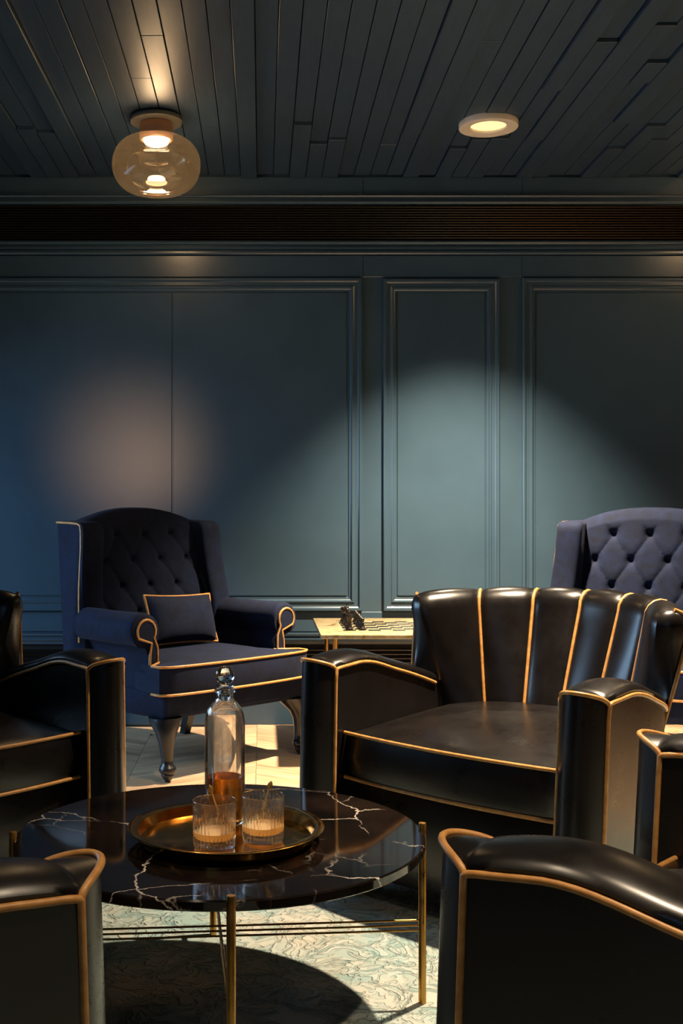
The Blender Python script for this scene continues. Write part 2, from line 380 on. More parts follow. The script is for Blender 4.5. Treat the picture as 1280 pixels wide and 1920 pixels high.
# ceiling planks, each its own board
PW = .0824
def cd(py): return (CEIL-H)*F/(PY-py)
fixed = {-1: [(-2.4, 5.885, .02)], 8: [(-2.4, 5.2, .016), (5.2, 5.88, .004)], 2: [(-2.4, 5.08, 0), (5.08, 5.88, .018)], 3: [(-2.4, 5.35, 0), (5.35, 5.88, .016)],
         4: [(-2.4, 5.29, .002), (5.29, 5.88, .015)], 11: [(-2.4, 5.42, 0), (5.42, 5.88, .016)], 12: [(-2.4, 5.0, .003), (5.0, 5.29, .0), (5.29, 5.88, .014)],
         13: [(-2.4, 5.27, .002), (5.27, 5.88, .015)], 14: [(-2.4, 4.66, .017), (4.66, 5.88, .004)], 15: [(-2.4, 4.18, 0), (4.18, 5.3, .015), (5.3, 5.88, .004)],
         16: [(-2.4, 5.88, .018)], 17: [(-2.4, 4.04, .002), (4.04, 5.88, .014)], 20: [(-2.4, 5.42, .002), (5.42, 5.88, .017)], 21: [(-2.4, 5.1, 0), (5.1, 5.88, .015)],
         22: [(-2.4, 5.3, .002), (5.3, 5.88, .014)], -11: [(-2.4, 5.7, .018), (5.7, 5.88, .003)], -10: [(-2.4, 5.88, .0)], -9: [(-2.4, 5.88, .003)], 9: [(-2.4, 5.88, .014)], 10: [(-2.4, 4.2, .002), (4.2, 5.88, .003)]}
for k in range(-23, 34):
    segs = fixed.get(k)
    if not segs:
        if -9 < k < 12: br = [random.uniform(4.0, 5.6)] if random.random() < .4 else []
        else: br = sorted(random.uniform(3.9, 5.6) for _ in range(random.choice((1, 2))))
        ys = [-2.4]+br+[5.88]
        hi = .004 if -9 < k < 12 else .017
        segs = [(ys[i], ys[i+1], random.choice((0, .002, .003, hi))) for i in range(len(ys)-1)]
    x = -.025+PW*k
    for y0, y1, dz in segs:
        b = MB(); z = CEIL-dz
        b.rbox(x+.0018, x+PW-.0018, y0+.001, y1-.001, z, CEIL+.03, .0012, 1)
        b.build('plank', M['ceiling'], ceiling, ang=0)

# floor: chevron boards
def floor_boards():
    CW = .52; pw = .1; x_s = -.545; sl = .62
    for c in range(-3, 6):
        x0 = x_s+c*CW; sg = 1 if c % 2 == 0 else -1
        y = 3.9
        while y < WALL+.3:
            dy = sg*CW*sl
            ya, yb = (y, y+dy)
            q = [(x0+.0008, ya), (x0+CW-.0008, yb), (x0+CW-.0008, yb+pw-.0016), (x0+.0008, ya+pw-.0016)]
            y += pw
            if min(p[1] for p in q) < 3.6 or max(p[1] for p in q) > WALL+.12: continue
            b = MB(); mx_, my_ = x0+CW/2, (ya+yb)/2
            b.add([(a-mx_, d-my_, z) for z in (-.012, 0) for a, d in q], [(3, 2, 1, 0), (4, 5, 6, 7), (0, 1, 5, 4), (1, 2, 6, 5), (2, 3, 7, 6), (3, 0, 4, 7)])
            an = math.atan2(dy, CW); b.xf(Matrix.Rotation(-an, 4, 'Z'))
            o = b.build('plank', M['oak'], floor, ang=0); o.location = (mx_, my_, 0); o.rotation_euler = (0, 0, an)
floor_boards()
# rug
b = MB(); b.rbox(-1.85, 1.95, .1, 4.15, .0, .014, .005, 2)
tag(b.build('rug', M['rug'], ang=40), 'grey-green carved area rug with worn scroll pattern under the coffee table', 'rug')
RUG = .014

# ------------------------------------------------------------------ ceiling lamps
def glass_lamp(x, y, label):
    root = empty('ceiling_lamp', (x, y, CEIL), label=label, cat='ceiling lamp', group='smoked glass ceiling lamps')
    b = MB(); b.lathe([(.0, -.012), (.112, -.012), (.114, -.016), (.114, -.03), (.11, -.034), (.0, -.034)], 48, cap=False); b.build('ceiling_plate', M['plate'], root)
    b = MB(); b.lathe([(.068, -.034), (.072, -.04), (.072, -.105), (.066, -.11), (.058, -.108), (.056, -.09), (0, -.088)], 40, cap=False); b.build('collar', M['copper'], root)
    b = MB(); b.lathe([(0, -.0895), (.054, -.0895), (.054, -.112), (.05, -.122), (.04, -.128), (0, -.13)], 32, cap=False); led = b.build('light_disc', M['lamp_led'], root)
    prof = [(.07, -.092)]+[(.192*math.cos(R(a_))**.6, -.216+.126*math.sin(R(a_))) for a_ in (76, 72, 66, 60, 52, 44, 36, 28, 20, 10, 0, -10, -20, -28, -36, -44, -52, -60, -66, -72, -77, -81, -84, -87)]+[(0, -.342)]
    b = MB(); b.lathe(prof, 72, cap=False); b.build('glass_globe', M['smoked_glass'], root, ang=60)
    l = light('lamp_light', 'POINT', (0, 0, -.145), 8, (1, .74, .48), shadow_soft_size=.04); l.parent = root
glass_lamp(*LAMPS[0], 'round smoked amber glass ceiling lamp on a copper collar, above the left wing chair')
glass_lamp(*LAMPS[1], 'smoked amber glass ceiling lamp on the right, outside the picture')
def downlight(x, y, power, label):
    root = empty('downlight', (x, y, CEIL), label=label, cat='downlight', group='recessed ceiling downlights')
    zz = -.022
    b = MB(); b.lathe([(.08, .02), (.078, zz+.004), (.082, zz), (.118, zz-.006), (.128, zz-.004), (.13, zz), (.13, .0)], 48, cap=False); b.build('trim_ring', M['enamel'], root)
    b = MB(); b.lathe([(0, zz+.01), (.079, zz+.01), (.079, zz+.015), (0, zz+.015)], 40, cap=False); b.build('light_disc', M['downlight_led'], root)
    l = light('downlight_spot', 'SPOT', (0, 0, zz-.012), power, WARM, shadow_soft_size=.04, spot_size=R(84), spot_blend=1.0); l.parent = root
dl = ['round white-rimmed recessed downlight glowing warm in the plank ceiling', 'recessed downlight above the curved-back leather armchair, out of the picture', 'recessed downlight near the camera, out of the picture',
      'recessed downlight at the far right, out of the picture', 'recessed downlight above the nearest left armchair, out of the picture']
for (x, y, p), lb in zip(DOWN, dl): downlight(x, y, p, lb)
# a lamp standing far behind the camera, seen only as a soft glow on the satin panel
def far_lamp():
    root = empty('wall_spotlight', (-1.42, -2.45, 1.62), label='warm wall spotlight behind the viewer, out of the picture', cat='spotlight')
    b = MB(); b.lathe([(0, -.06), (.05, -.06), (.06, .06), (.056, .06), (.047, -.055), (0, -.055)], 24, cap=False); b.xf(Matrix.Translation((0, .2, 0)) @ Matrix.Rotation(R(-90), 4, 'X')); b.build('shade', M['enamel'], root)
    b = MB(); b.rbox(-.03, .03, 0, .14, -.02, .02, .004); b.build('bracket', M['brass'], root)
    d = Vector((-.70+1.42, WALL+2.18, 1.41-1.62))
    l = light('wall_spotlight_light', 'SPOT', (0, .27, 0), 190, (1, .62, .36), shadow_soft_size=.09, spot_size=R(8), spot_blend=1.0)
    l.rotation_euler = d.to_track_quat('-Z', 'Y').to_euler(); l.parent = root
far_lamp()

# ------------------------------------------------------------------ leather armchair
def smoothstep(a, b_, x): t = min(1, max(0, (x-a)/(b_-a))); return t*t*(3-2*t)
PR = .0052
def make_armchair():
    root = empty('armchair', label='x', cat='armchair', group='black leather armchairs with tan piping round the coffee table')
    HW = .475; IN = .353; CX = (HW+IN)/2; BUL = .056
    def zs(y):
        base = .642+.009*math.sin(PI*min(1, max(0, y)/.28))**2-(.40*max(0, y-.09)**1.5)
        r = .03
        if y < r: base -= .15*(r-math.sqrt(max(0, r*r-(r-y)**2)))
        return base
    def outer(y):
        t = max(0, y-.15)/.55
        return HW*math.sqrt(max(0, 1-t*t))
    ys = [0, .004, .01, .02, .035, .055, .075]+[.1+.02*i for i in range(20)]+[.495]
    def crown(y): return .028+.005*smoothstep(0, .06, y)
    def arm(sg):
        rings = []
        def ring(o_, i_, y, z, c, ov, nose=False):
            cx = (o_+i_)/2; hw = (o_-i_)/2
            r_ = [(sg*(cx+hw), y, .055), (sg*(cx+hw+.002), y, .3), (sg*(cx+hw), y, z-.004)]
            for k in range(0, 13):
                a = PI*k/12
                xk = (hw+ov*math.sin(a)**.3 if 0 < k < 12 else hw)*math.cos(a)
                r_.append((sg*(cx+xk), y, z+.027*max(0, 1-(xk/((HW-IN)/2))**2)**.5 if nose else z+c*math.sin(a)**.75))
            return r_+[(sg*(cx-hw), y, z-.004), (sg*(cx-hw-.002), y, .3), (sg*(cx-hw), y, .055)]
        hw = (HW-IN)/2
        for q in (.04, .2, .4, .6, .78, .9, .97):
            rr_ = ring(CX+hw*q, CX-hw*q, -BUL*(1-q*q), zs(0), 0, 0, True); e_ = zs(0)+.027*(1-q*q)**.5
            rr_[2] = (rr_[2][0], rr_[2][1], e_-.004); rr_[-3] = (rr_[-3][0], rr_[-3][1], e_-.004); rings.append(rr_)
        for y in ys: rings.append(ring(outer(y), IN, y, zs(y), crown(y), .008*smoothstep(0, .03, y)))
        def bend(mb):
            ca, sa = math.cos(R(.5)), math.sin(R(.5)); out = []
            for x, y, z in mb.v:
                x = sg*x-CX; f = 1-z/.64
                x, y = x*ca-y*sa, x*sa+y*ca
                out.append((sg*(x+CX-.012*f), y-.028*f, z))
            mb.v = out; return mb
        b = MB(); b.loft(rings, True, True, True)
        a_ = bend(b).build('armrest', M['leather'], root, ang=50)
        for face in (1, -1):
            pts = []
            xe = lambda y: ((outer(y) if face > 0 else IN)+face*.001)
            for z in [.056, .15, .25, .35, .45, .52, .58, .605]: pts.append((sg*xe(0), -.001, z))
            for y in [0, .003, .008, .015, .025, .035, .055, .075]+[.1+.02*i for i in range(18)]+[.455]: pts.append((sg*(xe(y)+face*.002), y, zs(y)+.001))
            t = MB(); t.tube(pts, PR, 8); bend(t).build('piping', M['piping'], a_, ang=80)
        pts = []
        for k in range(0, 25):
            q = -math.cos(PI*k/24); pts.append((sg*(CX+hw*q), -BUL*(1-q*q)-.001, zs(0)+.028*max(0, 1-q*q)**.5))
        t = MB(); t.tube(pts, PR, 8); bend(t).build('piping', M['piping'], a_, ang=80)
    arm(1); arm(-1)
    # base with plinth feet
    b = MB(); b.rbox(-.35, .35, .045, .3, .06, .335, .02); b.rbox(-.28, .28, .28, .52, .06, .335, .02); b.build('base', M['leather'], root)
    for x in (-.41, .41):
        b = MB(); b.rbox(x-.045, x+.045, .03, .12, 0, .058, .006); b.build('foot', M['lacquer'], root)
    for x in (-.2, .2):
        b = MB(); b.rbox(x-.045, x+.045, .52, .61, 0, .075, .006); b.build('foot', M['lacquer'], root)
    # seat cushion
    W = .346; rings = []; zt_, zb_ = .46, .336
    n = 28
    for i in range(n+1):
        x = -W+2*W*i/n; e = (1-abs(x/W)**6); sh = .012*(1-math.sqrt(max(0, 1-abs(x/W)**10)))
        bow = -.028*(1-(x/W)**2)+sh
        yb = .60-.10*abs(x/W)**2.2
        cr = .026*(1-abs(x/W)**3.5)
        pr = [(.03+bow, zb_), (.022+bow-.008*e, (zt_+zb_)/2), (.03+bow, zt_)]
        for t in (.03, .07, .13, .2, .3, .42, .55, .7, .85, 1): pr.append((.03+bow+(yb-.03-bow)*t, zt_-.004*(1-e)+(.03*t if e > 0 else .02*t)+cr*min(1, (t/.3))**.6*(1 if t < .7 else 1-.4*(t-.7)/.3)))
        pr += [(yb, zb_)]
        rings.append([(x, y, z) for y, z in pr])
    b = MB(); b.loft(rings, True, True, True); b.v = [(x*(1-.03*max(0, y-.03)/.55), y, z) for x, y, z in b.v]; sc_ = b.build('seat_cushion', M['leather'], root, ang=50)
    for zz in (zt_, zb_):
        pts = []
        for i in range(29):
            x = -W+2*W*i/28; pts.append((x, .03-.028*(1-(x/W)**2)-.002, zz))
        t = MB(); t.tube(pts, PR, 8); t.build('piping', M['piping'], sc_, ang=80)
    # fan back with six channels
    TH = .09
    def chan(s): return abs(math.sin(3*PI*s))**.55
    def front(s, t, off=0):
        x = s*(.325+.112*t-.055*t*s*s); y = .565+.145*t-(.07+.22*t)*abs(s)**2
        nx, ny = -s*.85, -1.0; l = math.hypot(nx, ny); nx /= l; ny /= l
        d = .026*chan(s)*(.55+.45*t)+off
        return Vector((x+nx*d, y+ny*d, 0)), Vector((nx, ny, 0))
    ZT, Z0 = .836, .40
    def top(s): return ZT-.012*s*s
    def ring(s):
        out = []; R_ = TH/2
        for k in range(12):
            t = k/11; p, n_ = front(s, t); p.z = Z0+(top(s)-R_-Z0)*t; out.append(p)
        p, n_ = front(s, 1, 0); bul = .026*chan(s)
        for k in range(1, 9):
            a = PI*k/8; q = p-n_*(R_+bul*.5)*(1-math.cos(a)); q.z = top(s)-R_+(R_+.012*chan(s))*math.sin(a); out.append(q)
        tail = out[-1].copy(); an_ = s*R(62); rx, ry = .45*math.sin(an_), .15+.54*math.cos(an_)
        for k in range(1, 6):
            t = k/5; out.append(Vector((tail.x+(rx-tail.x)*t, tail.y+(ry-tail.y)*t, tail.z+(.5-tail.z)*t)))
        out.append(Vector((rx, ry, .07)))
        p0 = out[0].copy(); p0.z = .07; out.append(p0)
        return out
    st = [-1+2*i/72 for i in range(73)]
    rings = [ring(s) for s in st]
    b = MB(); b.loft(rings, True)
    def rear(r, z):
        tail = r[19]; low = r[24]
        if z <= low.z: return Vector((low.x, low.y, z))
        t = (z-low.z)/(tail.z-low.z); return low+(tail-low)*t
    for r, sg in ((rings[0], -1), (rings[-1], 1)):       # rounded side panels closing the two ends
        p0 = r[0].copy(); p0.z = .07
        pairs = [(p0, rear(r, .07))]+[(r[j], rear(r, r[j].z)) for j in range(12)]+[(r[11+k], r[19-k]) for k in (1, 2, 3)]
        rows = []
        for pa, pb in pairs:
            row = []
            for m in range(9):
                f = m/8; q = pa+(pb-pa)*f; wd = (pb-pa).length
                row.append(q+Vector((sg*.8, -.6, 0))*(.26*wd*(math.sin(PI*f)**.7)))
            rows.append(row)
        rows.append([r[15]]*9)
        b.loft(rows, closed=False)
    bk = b.build('backrest', M['leather'], root, ang=60)
    for r, sg in ((rings[0], -1), (rings[-1], 1)):
        pts = [r[15]+Vector((0, 0, .001)), r[17]+Vector((0, 0, .001)), r[18], r[19]]+[rear(r, z) for z in (.72, .64, .56, .5, .4, .3, .2, .1)]
        t_ = MB(); t_.tube([p+Vector((sg*.006, -.002, 0)) for p in pts], PR, 8); t_.build('piping', M['piping'], bk, ang=80)
    for k in (-2, -1, 0, 1, 2):
        s = k/3; pts = []
        for i in range(12):
            t = i/11; p, n_ = front(s, t, .003); p.z = Z0+(top(s)-TH/2-Z0)*t; pts.append(p)
        p, n_ = front(s, 1, .003)
        for i in range(1, 6):
            a = PI*i/8; q = p-n_*(TH/2+.003)*(1-math.cos(a)); q.z = top(s)-TH/2+(TH/2+.003)*math.sin(a); pts.append(q)
        t_ = MB(); t_.tube(pts, PR, 8); t_.build('piping', M['piping'], bk, ang=80)
    return root
def place(o, x, y, deg, z=0, label=None):
    o.location = (x, y, z); o.rotation_euler = (0, 0, R(deg))
    if label: o['label'] = label
chA = make_armchair()
chB, chC, chD = copy_tree(chA), copy_tree(chA), copy_tree(chA)
place(chA, .457, 2.97, -45, RUG, 'black leather armchair with wide fan-channelled back, facing the coffee table')
place(chB, -.736, 2.97, 45, RUG, 'black leather armchair cut by the left edge, showing seat and inner arm')
place(chC, -.494, 1.70, 127, RUG, 'nearest left black leather armchair, only its outer arm in the lower left corner')
place(chD, .520, 1.80, -125, RUG, 'nearest right black leather armchair with broad shiny arm in the lower right corner')

# ------------------------------------------------------------------ wing chair
VP = .0055
def make_wing_chair():
    root = empty('wing_chair', label='x', cat='armchair', group='navy velvet wing chairs by the wall')
    V = M['velvet']
    # seat rail
    b = MB(); b.rbox(-.405, .405, .0, .74, .25, .36, .02, 3); b.build('seat_frame', V, root)
    # loose seat cushion, crowned, T-shaped front
    rings = []; W = .425; zt_, zb_ = .465, .352; n = 26
    for i in range(n+1):
        x = -W+2*W*i/n; u = abs(x/W); e = 1-u**6
        sh = .03*(1-math.sqrt(max(0, 1-u**8)))
        y0 = -.02-.02*(1-u*u)+sh; y1 = .60
        pr = [(y0, zb_), (y0-.012*e, (zt_+zb_)/2), (y0, zt_)]
        for t in (.04, .1, .18, .3, .45, .62, .8, 1): pr.append((y0+(y1-y0)*t, zt_+.022*(1-u**4)*math.sin(PI*min(1, t*.9+.02))**.6-.004*u**6))
        pr.append((y1, zb_)); rings.append([(x, y, z) for y, z in pr])
    b = MB(); b.loft(rings, True, True, True)
    # the cushion between the arms is narrower
    b.v = [(x*(1 if y < .07 else 1-.22*smoothstep(.07, .11, y)), y, z) for x, y, z in b.v]
    cu = b.build('seat_cushion', V, root, ang=55)
    for zz in (zt_, zb_):
        pts = [(-W*.78, .13, zz), (-W*.9, .09, zz), (-W, .06, zz)]
        for i in range(27):
            x = -W+2*W*i/26; u = abs(x/W); pts.append((x, -.022-.02*(1-u*u)+.03*(1-math.sqrt(max(0, 1-u**8))), zz))
        pts += [(W, .06, zz), (W*.9, .09, zz), (W*.78, .13, zz)]
        t = MB(); t.tube(pts, VP, 8); t.build('piping', M['piping'], cu, ang=80)
    # rolled arms
    for sg in (-1, 1):
        rc, rr = .388, .074; zc = .602
        sec = [(-.035, .25)]        # (x offset outward +, z) keyhole section, outward is +
        prof = [(.005, .25), (.005, .42), (.004, .5), (.02, .535)]
        for k in range(0, 15):
            a = R(-50)+R(275)*k/14; prof.append((.018+rr*math.cos(a), zc+rr*math.sin(a)))
        prof += [(-.058, .5), (-.06, .42), (-.06, .25)]
        rings = []
        for y, k, dz in ((.125, .93, 0), (.131, .98, 0), (.145, 1, 0), (.18, 1, 0), (.28, 1, -.002), (.38, 1, -.002), (.46, 1, 0), (.525, 1, .0)):
            cx, cz = -.02, .45
            rings.append([(sg*(rc+cx+(x-cx)*k), y, cz+(z-cz)*k+dz) for x, z in prof])
        b = MB(); b.loft(rings, True, True, True); a_ = b.build('armrest', V, root, ang=60)
        # scroll-shaped front panel outline in piping
        pts = [(.006, .30), (.0, .42), (-.004, .5), (.0, .535)]
        pts = [(.002, .27), (.001, .4), (-.002, .5), (-.01, .55)]
        for k in range(0, 13):
            a = R(-35)+R(250)*k/12; pts.append((.016+.047*math.cos(a)*(1), .600+.048*math.sin(a)))
        pts += [(-.04, .53), (-.042, .46)]
        t = MB(); t.tube([(sg*(rc+x), .119, z) for x, z in pts], VP, 8); t.build('piping', M['piping'], a_, ang=80)
        b = MB(); b.loft([[(sg*(rc+x*k), y, .45+(z-.45)*k) for x, z in pts] for y, k in ((.129, 1), (.117, .97))], True, True, True); b.build('arm_front', V, a_, ang=50)
    # wings
    for sg in (-1, 1):
        out2 = rrect([(.50, .26), (.515, .60), (.525, .70), (.55, .82), (.565, 1.045), (.775, 1.05), (.70, .26)], [.01, .05, .06, .08, .05, .03, .01], 6)
        def xo(z): return .404+.028*smoothstep(.35, .56, z)-.034*smoothstep(.6, 1.05, z)
        rings = []
        for dx_, k in ((-.112, .86), (-.107, .93), (-.095, .985), (-.075, 1.0), (-.045, .995), (-.018, .965), (-.004, .925), (0, .905)):
            cy, cz = .66, .66
            rings.append([(sg*(xo(z)+dx_), cy+(y-cy)*(k if y < .66 else .95+.05*k), cz+(z-cz)*(.88+.12*k)) for y, z in out2])
        b = MB(); b.loft(rings, True, True, True); w_ = b.build('wing', V, root, ang=60)
        edge = [(.545, .52), (.54, .6), (.548, .70), (.555, .76), (.562, .84), (.568, .93), (.575, 1.0), (.583, 1.028), (.605, 1.036), (.66, 1.039), (.765, 1.041)]
        t = MB(); t.tube([(sg*(xo(z)-.0015), y+.016, z) for y, z in edge], VP, 8); t.build('piping', M['piping'], w_, ang=80)
    # tufted back
    BW = .345; nx, nz = 120, 120; dx, dz = .16, .236; z0b, z1b = .46, 1.09
    def surf(x, z):
        zz = z-.985
        a = x/dx+zz/dz; bb = x/dx-zz/dz
        i, j = round(a), round(bb); r = math.hypot((a-i+bb-j)/2*dx, (a-i-(bb-j))/2*dz)
        edge = min(1, (BW-abs(x))/.04, (top(x)-z)/.05); edge = max(0, edge)
        q = (abs(math.sin(PI*a))*abs(math.sin(PI*bb)))
        fade = smoothstep(1.04, 1.0, z) if False else 1
        ho = .011*min(1, q*1.8)**.3+.024*(1-math.exp(-(r/.016)**1.3))
        if z > 1.0:
            f = min(1, (z-1.0)/.035); ho = ho*(1-f)+.035*f
        return ho*edge**.5
    def top(x): return 1.03+.075*(1-(abs(x)/BW)**2.4)
    rings = []
    for i in range(nx+1):
        x = -BW+2*BW*i/nx; ring = []
        tz = top(x)
        for k in range(nz+1):
            z = z0b+(tz-z0b)*k/nz; yb = .60+.13*(z-z0b)/.63
            ring.append((x, yb-surf(x, z)-.03, z))
        ring += [(x, .735, tz+.004), (x, .80, tz-.01), (x, .82, tz-.05), (x, .72, .25), (x, .62, .25)]
        rings.append(ring)
    b = MB(); b.loft(rings, True, True, True); bk = b.build('backrest', V, root, ang=60)
    bm_ = MB(); bm_.lathe([(0, .0), (.011, .0), (.0125, .003), (.01, .0065), (.005, .0085), (0, .009)], 12, cap=False)
    first = None
    for j in range(-4, 1):
        for i in range(-3, 4):
            x = (i+(.5 if j % 2 else 0))*dx; z = .985+j*dz/2
            if abs(x) > BW-.02 or z < .5: continue
            if first is None: first = o = bm_.build('button', V, bk)
            else: o = first.copy(); C.objects.link(o)
            yb = .60+.13*(z-z0b)/.63
            o.location = (x, yb-surf(x, z)-.031, z); o.rotation_euler = (R(102), 0, 0)
    # cabriole front legs
    for sg in (-1, 1):
        path = [(.362, .05, .255, .07), (.37, .04, .235, .064), (.382, .02, .20, .046), (.386, .012, .165, .035), (.384, .012, .125, .028), (.381, .014, .09, .024), (.381, .012, .07, .025), (.382, .01, .062, .032), (.383, .008, .05, .036), (.383, .008, .04, .033), (.382, .009, .033, .025), (.382, .009, .028, .027), (.382, .009, .022, .024), (.382, .009, .004, .012), (.382, .009, 0, .010)]
        b = MB(); b.loft([[(sg*x+r*math.cos(2*PI*k/14), y+r*math.sin(2*PI*k/14), z) for k in range(14)] for x, y, z, r in path], True, True, True)
        b.build('leg', M['lacquer'], root, ang=60)
        b = MB(); b.loft([[(sg*.32+r*sx, .68+dy+r*sy, z) for sx, sy in ((-1, -1), (1, -1), (1, 1), (-1, 1))] for z, r, dy in ((.26, .028, 0), (.12, .022, .02), (0, .018, .06))], True, True, True)
        b.build('leg', M['lacquer'], root, ang=30)
    return root
w1 = make_wing_chair(); w2 = copy_tree(w1)
place(w1, -.098, 4.905, 43.8, 0, 'navy velvet wing chair holding a small lumbar pillow, left of the chess table')
place(w2, 1.455, 4.62, -27, 0, 'navy velvet wing chair with pale buttoned back, behind the fan-backed leather armchair')
# lumbar pillow on the first wing chair
def lumbar():
    root = empty('lumbar_pillow', label='small navy velvet lumbar pillow with tan piping leaning in the wing chair', cat='pillow')
    hw, hh, n = .205, .112, 22; top_, bot_ = [], []
    def pt(u, v, s):
        e = (1-abs(u)**3)*(1-abs(v)**3); pin = .93+.07*max(abs(u), abs(v))**4*(abs(u*v))**.5
        kx = 1-.05*(1-abs(u*v)) if True else 1
        return (u*hw*(1-.05*(1-v*v)*abs(u)**4), s*.062*max(0, e)**.6, v*hh*(1-.07*(1-u*u)*abs(v)**4))
    b = MB()
    for s in (1, -1):
        b.loft([[pt(-1+2*i/n, -1+2*j/n, s) for j in range(n+1)] for i in range(n+1)], closed=False)
    p = b.build('pillow_body', M['velvet'], root, ang=80)
    per = [pt(-1+2*i/n, 1, 1) for i in range(n+1)]+[pt(1, 1-2*i/n, 1) for i in range(1, n+1)]+[pt(1-2*i/n, -1, 1) for i in range(1, n+1)]+[pt(-1, -1+2*i/n, 1) for i in range(1, n)]
    t = MB(); t.tube(per, VP, 8, loop=True); t.build('piping', M['piping'], p, ang=80)
    return root
lp = lumbar()
def at(o, lx, ly, lz):
    a = o.rotation_euler.z; return (o.location.x+lx*math.cos(a)-ly*math.sin(a), o.location.y+lx*math.sin(a)+ly*math.cos(a), o.location.z+lz)
lp.location = at(w1, .02, .405, .605); lp.rotation_euler = (R(-16), R(2), R(43.8+4))

# ------------------------------------------------------------------ coffee table
TX, TY, TR, TZ = -.09, 2.5, .44, .40
def coffee_table():
    root = empty('coffee_table', (TX, TY, RUG), R(4.5), label='round black marble coffee table with white veins on slim brass legs', cat='coffee table')
    z = TZ-RUG
    b = MB(); b.lathe([(0, z-.021), (TR-.003, z-.021), (TR, z-.018), (TR, z-.003), (TR-.003, z), (0, z)], 128, cap=False); b.build('tabletop', M['marble'], root, ang=30)
    for k in range(4):
        a = k*PI/2; r = TR+.004
        b = MB(); b.lathe([(0, 0), (.0085, 0), (.0085, z+.0085), (.0075, z+.0105), (0, z+.0105)], 20, (r*math.cos(a), r*math.sin(a), 0), cap=False); b.build('leg', M['brass_satin'], root)
    for ax in (0, 1):
        for k, zz in enumerate((.182, .171, .160)):
            b = MB(); zz -= .04*0
            pts = [(-TR, 0, zz-ax*.0045), (TR, 0, zz-ax*.0045)]
            if ax: pts = [(0, -TR, zz-.0045), (0, TR, zz-.0045)]
            b.tube(pts, .0024, 8); b.build('stretcher', M['brass_satin'], root)
    return root
coffee_table()
# tray
def lathe_obj(name, prof, m, parent=None, n=48, ang=40, rmod=None):
    b = MB(); b.lathe(prof, n, cap=False, rmod=rmod); return b.build(name, m, parent, ang=ang)
TRX, TRY = -.076, 2.447
o = lathe_obj('tray', [(0, 0), (.172, 0), (.184, .004), (.19, .022), (.205, .026), (.208, .0285), (.205, .03), (.188, .0265), (.181, .006), (.17, .003), (0, .003)], M['brass_polished'], n=96)
tag(o, 'round polished brass serving tray with raised rim on the marble table', 'tray'); o.location = (TRX, TRY, TZ+.0006)
TB = TZ+.0042
# decanter
def decanter():
    root = empty('decanter', (-.082, 2.545, TB), label='tall clear glass decanter with a ball stopper, part filled with whisky, on the tray', cat='decanter')
    r = .0445
    outp = [(0, 0), (.035, 0), (.041, .003), (r, .01), (r, .228), (.042, .243), (.037, .256), (.029, .267), (.022, .273), (.0185, .279), (.0185, .29), (.0225, .292), (.0235, .296), (.0225, .300), (.0175, .301)]
    inn = [(.014, .300), (.0145, .279), (.019, .27), (.027, .263), (.034, .253), (.038, .242), (.0395, .228), (.0395, .02), (.037, .013), (.03, .010), (0, .010)]
    lathe_obj('bottle', outp+inn, M['bottle_glass'], root, 56, 60)
    lathe_obj('whisky', [(0, .0105), (.03, .0105), (.0368, .0135), (.0392, .0205), (.0392, .108), (0, .108)], M['whisky_deep'], root, 56, 40)
    pr = [(0, .272), (.0085, .273), (.012, .30), (.019, .303), (.0195, .307), (.012, .309), (.0085, .311)]
    for k in range(1, 17):
        a = -PI/2+PI*k/16*.97+.1; pr.append((max(0.0, .0215*math.cos(a)), .329+.0215*math.sin(a)))
    pr.append((0, .3505)); lathe_obj('stopper', pr, M['glass'], root, 40, 60)
decanter()
# tumblers
def tumbler(x, y, label):
    root = empty('tumbler', (x, y, TB), label=label, cat='tumbler', group='cut glass tumblers on the tray')
    N_ = 120
    def cut(j, n, z):
        if z < .006 or z > .078: return 1
        return 1-.06*(1, .45, .1, .45)[j % 4]
    outp = [(0, .0012), (.036, 0), (.041, .002), (.043, .007), (.0438, .016), (.0445, .05), (.045, .076), (.0452, .081), (.0453, .096), (.0445, .0972), (.0437, .096)]
    inn = [(.0432, .08), (.0415, .05), (.0395, .026), (.036, .02), (.028, .0175), (0, .0165)]
    lathe_obj('glass', outp+inn, M['cut_glass'], root, N_, 30, cut)
    lathe_obj('whisky', [(0, .017), (.0278, .018), (.0356, .0205), (.0391, .0265), (.0401, .034), (0, .034)], M['whisky_glow'], root, 48, 40)
    return root
G1, G2 = (-.098, 2.375), (.002, 2.418)
tumbler(*G1, 'left cut glass tumbler with a brass stirrer, nearest the front of the tray')
tumbler(*G2, 'right cut glass tumbler with a brass stirrer, beside the decanter')
def stirrer(gx, gy, p0, p1, label):
    b = MB(); a = Vector(p0); c = Vector(p1); d = (c-a)
    b.tube([a, a+d*.5, a+d*.86], .0019, 8); 
    root = b.build('stirrer', M['brass_soft'], None, ang=60)
    l = MB(); t = d.normalized(); sd = t.cross(Vector((0, 1, 0))).normalized()
    rings = []
    for f, w_ in ((.82, .0016), (.87, .0048), (.91, .006), (.96, .0042), (1.0, .0004)):
        q = a+d*f; rings.append([q+sd*w_, q+Vector((0, -.0014, 0)), q-sd*w_, q+Vector((0, .0014, 0))])
    l.loft(rings, True, True, True); l.build('leaf_tip', M['brass_soft'], root, ang=20)
    tag(root, label, 'stirrer', 'brass drink stirrers'); root.location = (gx, gy, TB)
stirrer(*G1, (.022, .012, .02), (-.012, .026, .122), 'slim brass stirrer leaning in the left tumbler')
stirrer(*G2, (-.014, -.012, .024), (.018, .016, .122), 'slim brass stirrer with leaf tip leaning right in the right tumbler')

